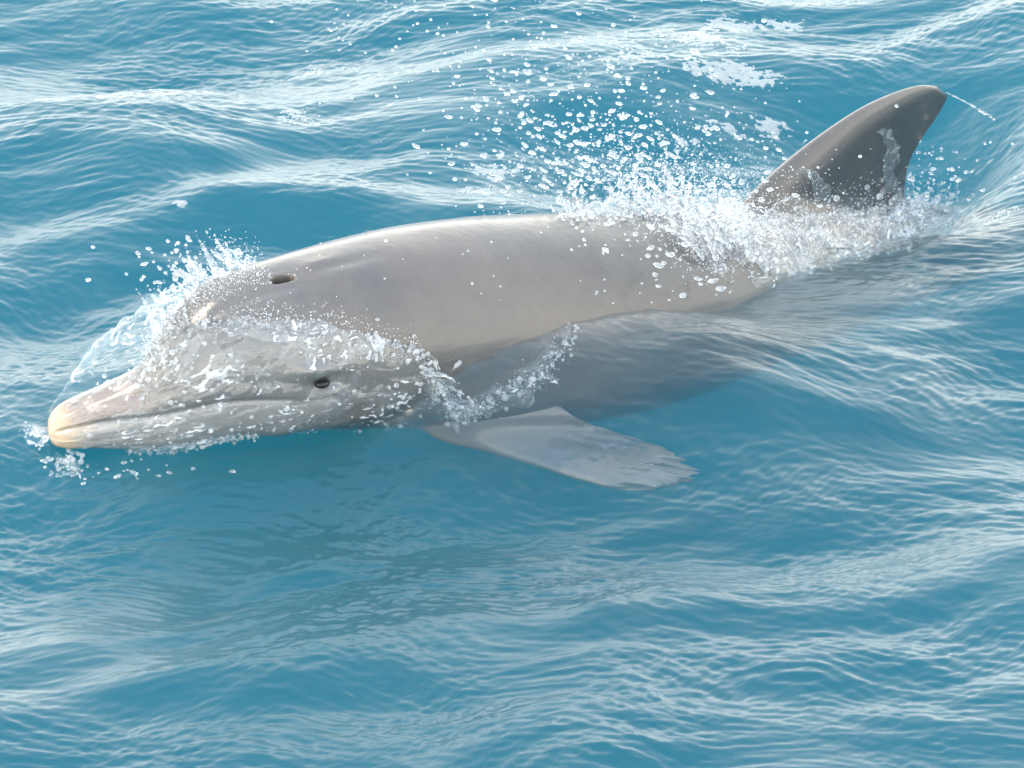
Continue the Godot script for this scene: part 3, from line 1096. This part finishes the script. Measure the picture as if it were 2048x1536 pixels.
func make_foam() -> void:
	foam_patch(Vector2(0.394, -1.257), Vector2(0.085, 0.026), -0.25, 0.3, "long foam patch nearest the top edge, above the other patches")
	foam_patch(Vector2(0.325, -1.165), Vector2(0.05, 0.042), -0.3, 0.4, "foam patch joined below the topmost long patch")
	foam_patch(Vector2(0.243, -1.176), Vector2(0.03, 0.025), 0.4, 0.7, "thin pale foam patch left of the upper long patch")
	foam_patch(Vector2(0.353, -1.047), Vector2(0.075, 0.032), -0.15, 0.35, "largest white foam patch between the spray and the fin")
	foam_patch(Vector2(0.42, -0.932), Vector2(0.032, 0.03), -0.3, 0.35, "round foam patch nearest the dorsal fin")
	foam_patch(Vector2(0.351, -0.905), Vector2(0.032, 0.016), -0.2, 0.4, "narrow foam patch left of the round one by the fin")
	foam_patch(Vector2(0.29, -0.853), Vector2(0.036, 0.013), -0.3, 0.5, "low foam streak between the round patch and the spray")
	foam_patch(Vector2(0.207, -1.067), Vector2(0.03, 0.022), 0.0, 0.8, "speckled foam patch under the upper spray")
	foam_patch(Vector2(-0.336, -0.866), Vector2(0.035, 0.03), 0.9, 0.5, "crescent of foam floating beyond the dolphin's forehead")
	foam_patch(Vector2(-0.325, -1.11), Vector2(0.04, 0.012), -0.3, 0.4, "thin white foam streak far beyond the forehead near the top")
	foam_patch(Vector2(-0.502, -0.531), Vector2(0.014, 0.012), 0.0, 0.5, "tiny lone foam patch left of the forehead on a wave")
	foam_patch(Vector2(-0.03, -0.715), Vector2(0.055, 0.02), -0.2, 0.45, "curved foam band just beyond the middle of the back")
	foam_patch(Vector2(-0.045, -0.62), Vector2(0.035, 0.028), 0.8, 0.5, "hooked foam patch touching the ridge of the back")
	foam_patch(Vector2(0.498, -1.354), Vector2(0.07, 0.01), -0.15, 0.4, "faint foam streak cut by the top edge of the view")
	foam_patch(Vector2(0.752, -0.533), Vector2(0.045, 0.016), -0.6, 0.75, "pale foam streak on the swell right of the dolphin's tail")


# ------------------------------------------------------------------ droplets
func make_droplets() -> void:
	var shapes := []
	for k in 6:
		shapes.append(drop_shape(k))
	var list := []
	# cloud thrown up over the back
	for k in 1500:
		var y := 0.13 + absf(rng.randfn()) * 0.13
		var x := 0.17 + rng.randfn() * 0.12 - 0.45 * (y - 0.15)
		var z := -0.32 + rng.randfn() * 0.09
		list.append([Vector3(x, y, z), 0.0007 + 0.0027 * pow(rng.randf(), 2.7), 0])
	for k in 700:
		var s := rng.randf_range(0.85, 1.7)
		list.append([on_body(s, rng.randf_range(50, 105), 0.01 + absf(rng.randfn()) * 0.05) + Vector3(-absf(rng.randfn()) * 0.04, 0, 0), rng.randf_range(0.0004, 0.0011), 0])
	for k in 130:
		list.append([Vector3(rng.randf_range(-0.3, 0.05), rng.randf_range(0.3, 0.52), rng.randf_range(-0.35, -0.2)), rng.randf_range(0.0008, 0.0019), 0])
	for k in 90:
		var s := rng.randf_range(0.72, 1.0)
		list.append([on_body(s, rng.randf_range(25, 75), rng.randf_range(0.01, 0.05)), 0.0012 + 0.0035 * pow(rng.randf(), 2.0), 1])
	for k in 40:
		var s := rng.randf_range(0.3, 0.75)
		list.append([on_body(s, rng.randf_range(30, 95), rng.randf_range(0.005, 0.03)), 0.0008 + 0.002 * pow(rng.randf(), 3.0), 1])
	for k in 36:
		list.append([Vector3(-0.47 + rng.randfn() * 0.05, 0.22 + rng.randf() * 0.06, 0.12 + rng.randfn() * 0.03), rng.randf_range(0.001, 0.003), 2])
	for k in 30:
		list.append([Vector3(-0.56 + rng.randfn() * 0.06, rng.randf_range(0.005, 0.03), 0.28 + rng.randfn() * 0.02), rng.randf_range(0.001, 0.003), 3])
	for k in 70:
		list.append([Vector3(0.66 + rng.randfn() * 0.05, rng.randf_range(-0.07, 0.05), -0.72 + rng.randfn() * 0.05), rng.randf_range(0.001, 0.003), 4])
	list.sort_custom(func(a, b): return a[1] > b[1])
	var labels := ["clear water droplet flung into the air above the dolphin's back", "water droplet glinting in front of the dolphin's grey flank", "water droplet thrown up beside the dolphin's forehead", "water droplet falling below the dolphin's beak", "water droplet falling behind the dorsal fin"]
	var groups := ["droplets above the back", "droplets before the flank", "droplets beside the forehead", "droplets below the beak", "droplets behind the fin"]
	var protos := []
	for m in shapes:
		var o := MeshInstance3D.new()
		o.mesh = m
		o.material_override = drop_water
		protos.append(o)
	var rest := []
	for k in list.size():
		var d: Array = list[k]
		var r: float = d[1]
		var turn := Basis.from_euler(Vector3(rng.randf_range(-0.3, 0.3), rng.randf_range(-0.5, 0.5), rng.randf_range(-0.5, 0.3)))
		var t := Transform3D(turn.scaled(Vector3(r, r, r)), d[0])
		if k < 300:
			var o: MeshInstance3D = protos[k % 6].duplicate()
			o.name = numbered("water_droplet")
			add_child(o)
			o.transform = t
			var which: String = labels[d[2]]
			if d[2] == 0:
				var p: Vector3 = d[0]
				if p.y > 0.36:
					which = "clear water droplet flung highest, far above the dolphin's back"
				elif p.x < 0.06:
					which = "clear water droplet flying above the middle of the back, towards the head"
				elif p.x > 0.24:
					which = "clear water droplet flying between the white fountain and the dorsal fin"
				elif p.y < 0.22:
					which = "clear water droplet low over the white fountain on the back"
				else:
					which = "clear water droplet flung up above the white fountain on the back"
			tag(o, which, "droplet", groups[d[2]])
		else:
			rest.append(t)
	for o in protos:
		o.free()
	var mist := []
	for k in 9000:
		var place := rng.randf()
		var at: Vector3
		if place < 0.5:
			var s := rng.randf_range(0.92, 1.2)
			at = on_body(s, rng.randf_range(30, 110), 0.004 + absf(rng.randfn()) * 0.035) + Vector3(-absf(rng.randfn()) * 0.05, absf(rng.randfn()) * 0.03, 0)
		elif place < 0.68:
			at = on_body(rng.randf_range(1.1, 1.74), rng.randf_range(40, 105), absf(rng.randfn()) * 0.03)
		elif place < 0.87:
			at = on_body(rng.randf_range(0.17, 0.33), rng.randf_range(70, 115), absf(rng.randfn()) * 0.022)
		else:
			var s := rng.randf_range(0.2, 0.7)
			at = on_body(s, (pick([[0.2, 86.0], [0.259, 57.0], [0.367, 40.0], [0.464, 21.0], [0.515, -8.0], [0.56, -26.0], [0.64, -6.0], [0.72, 16.0]], s)) + rng.randfn() * 5.0, absf(rng.randfn()) * 0.010)
		mist.append(Transform3D(Basis().scaled(Vector3.ONE * rng.randf_range(0.00035, 0.0009)), at))
	var small := SphereMesh.new()
	small.radius = 1.0
	small.height = 2.0
	small.radial_segments = 8
	small.rings = 4
	var fine := MultiMesh.new()
	fine.transform_format = MultiMesh.TRANSFORM_3D
	fine.mesh = small
	fine.instance_count = mist.size()
	for k in mist.size():
		fine.set_instance_transform(k, mist[k])
	var veil := MultiMeshInstance3D.new()
	veil.name = "water_mist"
	veil.multimesh = fine
	veil.material_override = white_water
	veil.set_meta("kind", "stuff")
	tag(veil, "fine white mist of bursting bubbles over the splashes along the dolphin", "mist")
	add_child(veil)
	var mm := MultiMesh.new()
	mm.transform_format = MultiMesh.TRANSFORM_3D
	mm.mesh = shapes[0]
	mm.instance_count = rest.size()
	for k in rest.size():
		mm.set_instance_transform(k, rest[k])
	var spray := MultiMeshInstance3D.new()
	spray.name = "water_spray"
	spray.multimesh = mm
	spray.material_override = drop_water
	spray.set_meta("kind", "stuff")
	tag(spray, "fine spray of tiny droplets hanging over the dolphin's back and head", "spray")
	add_child(spray)
	# thin trickle off the tip of the fin
	var b := []
	var tip := FIN_O + FIN_D * 0.612 + Vector3.UP * 0.094
	jet(b, tip, tip + Vector3(0.075, -0.045, 0.0), Vector3(0, 0.002, 0), 0.0010, 0.0018, 34, 0.0008)
	var o := put("water_trickle", blobs(b, 0.0008), drop_water)
	tag(o, "thin beaded trickle of water flying off the tip of the dorsal fin", "water trickle")


func drop_shape(k: int) -> ArrayMesh:
	var st := SurfaceTool.new()
	var sph := SphereMesh.new()
	sph.radius = 1.0
	sph.height = 2.0
	sph.radial_segments = 16
	sph.rings = 10
	var a := sph.get_mesh_arrays()
	var v: PackedVector3Array = a[Mesh.ARRAY_VERTEX]
	for i in v.size():
		var q := v[i]
		v[i] = q * Vector3(1.35, 0.85, 1.0) * (1.0 + 0.22 * na.get_noise_3d(q.x + 9.0 * k, q.y, q.z)) * Vector3(1.0 + 0.12 * k, 1.0, 1.0)
	var ix: PackedInt32Array = a[Mesh.ARRAY_INDEX]
	var n: PackedVector3Array = a[Mesh.ARRAY_NORMAL]
	return arrays(v, n, ix)
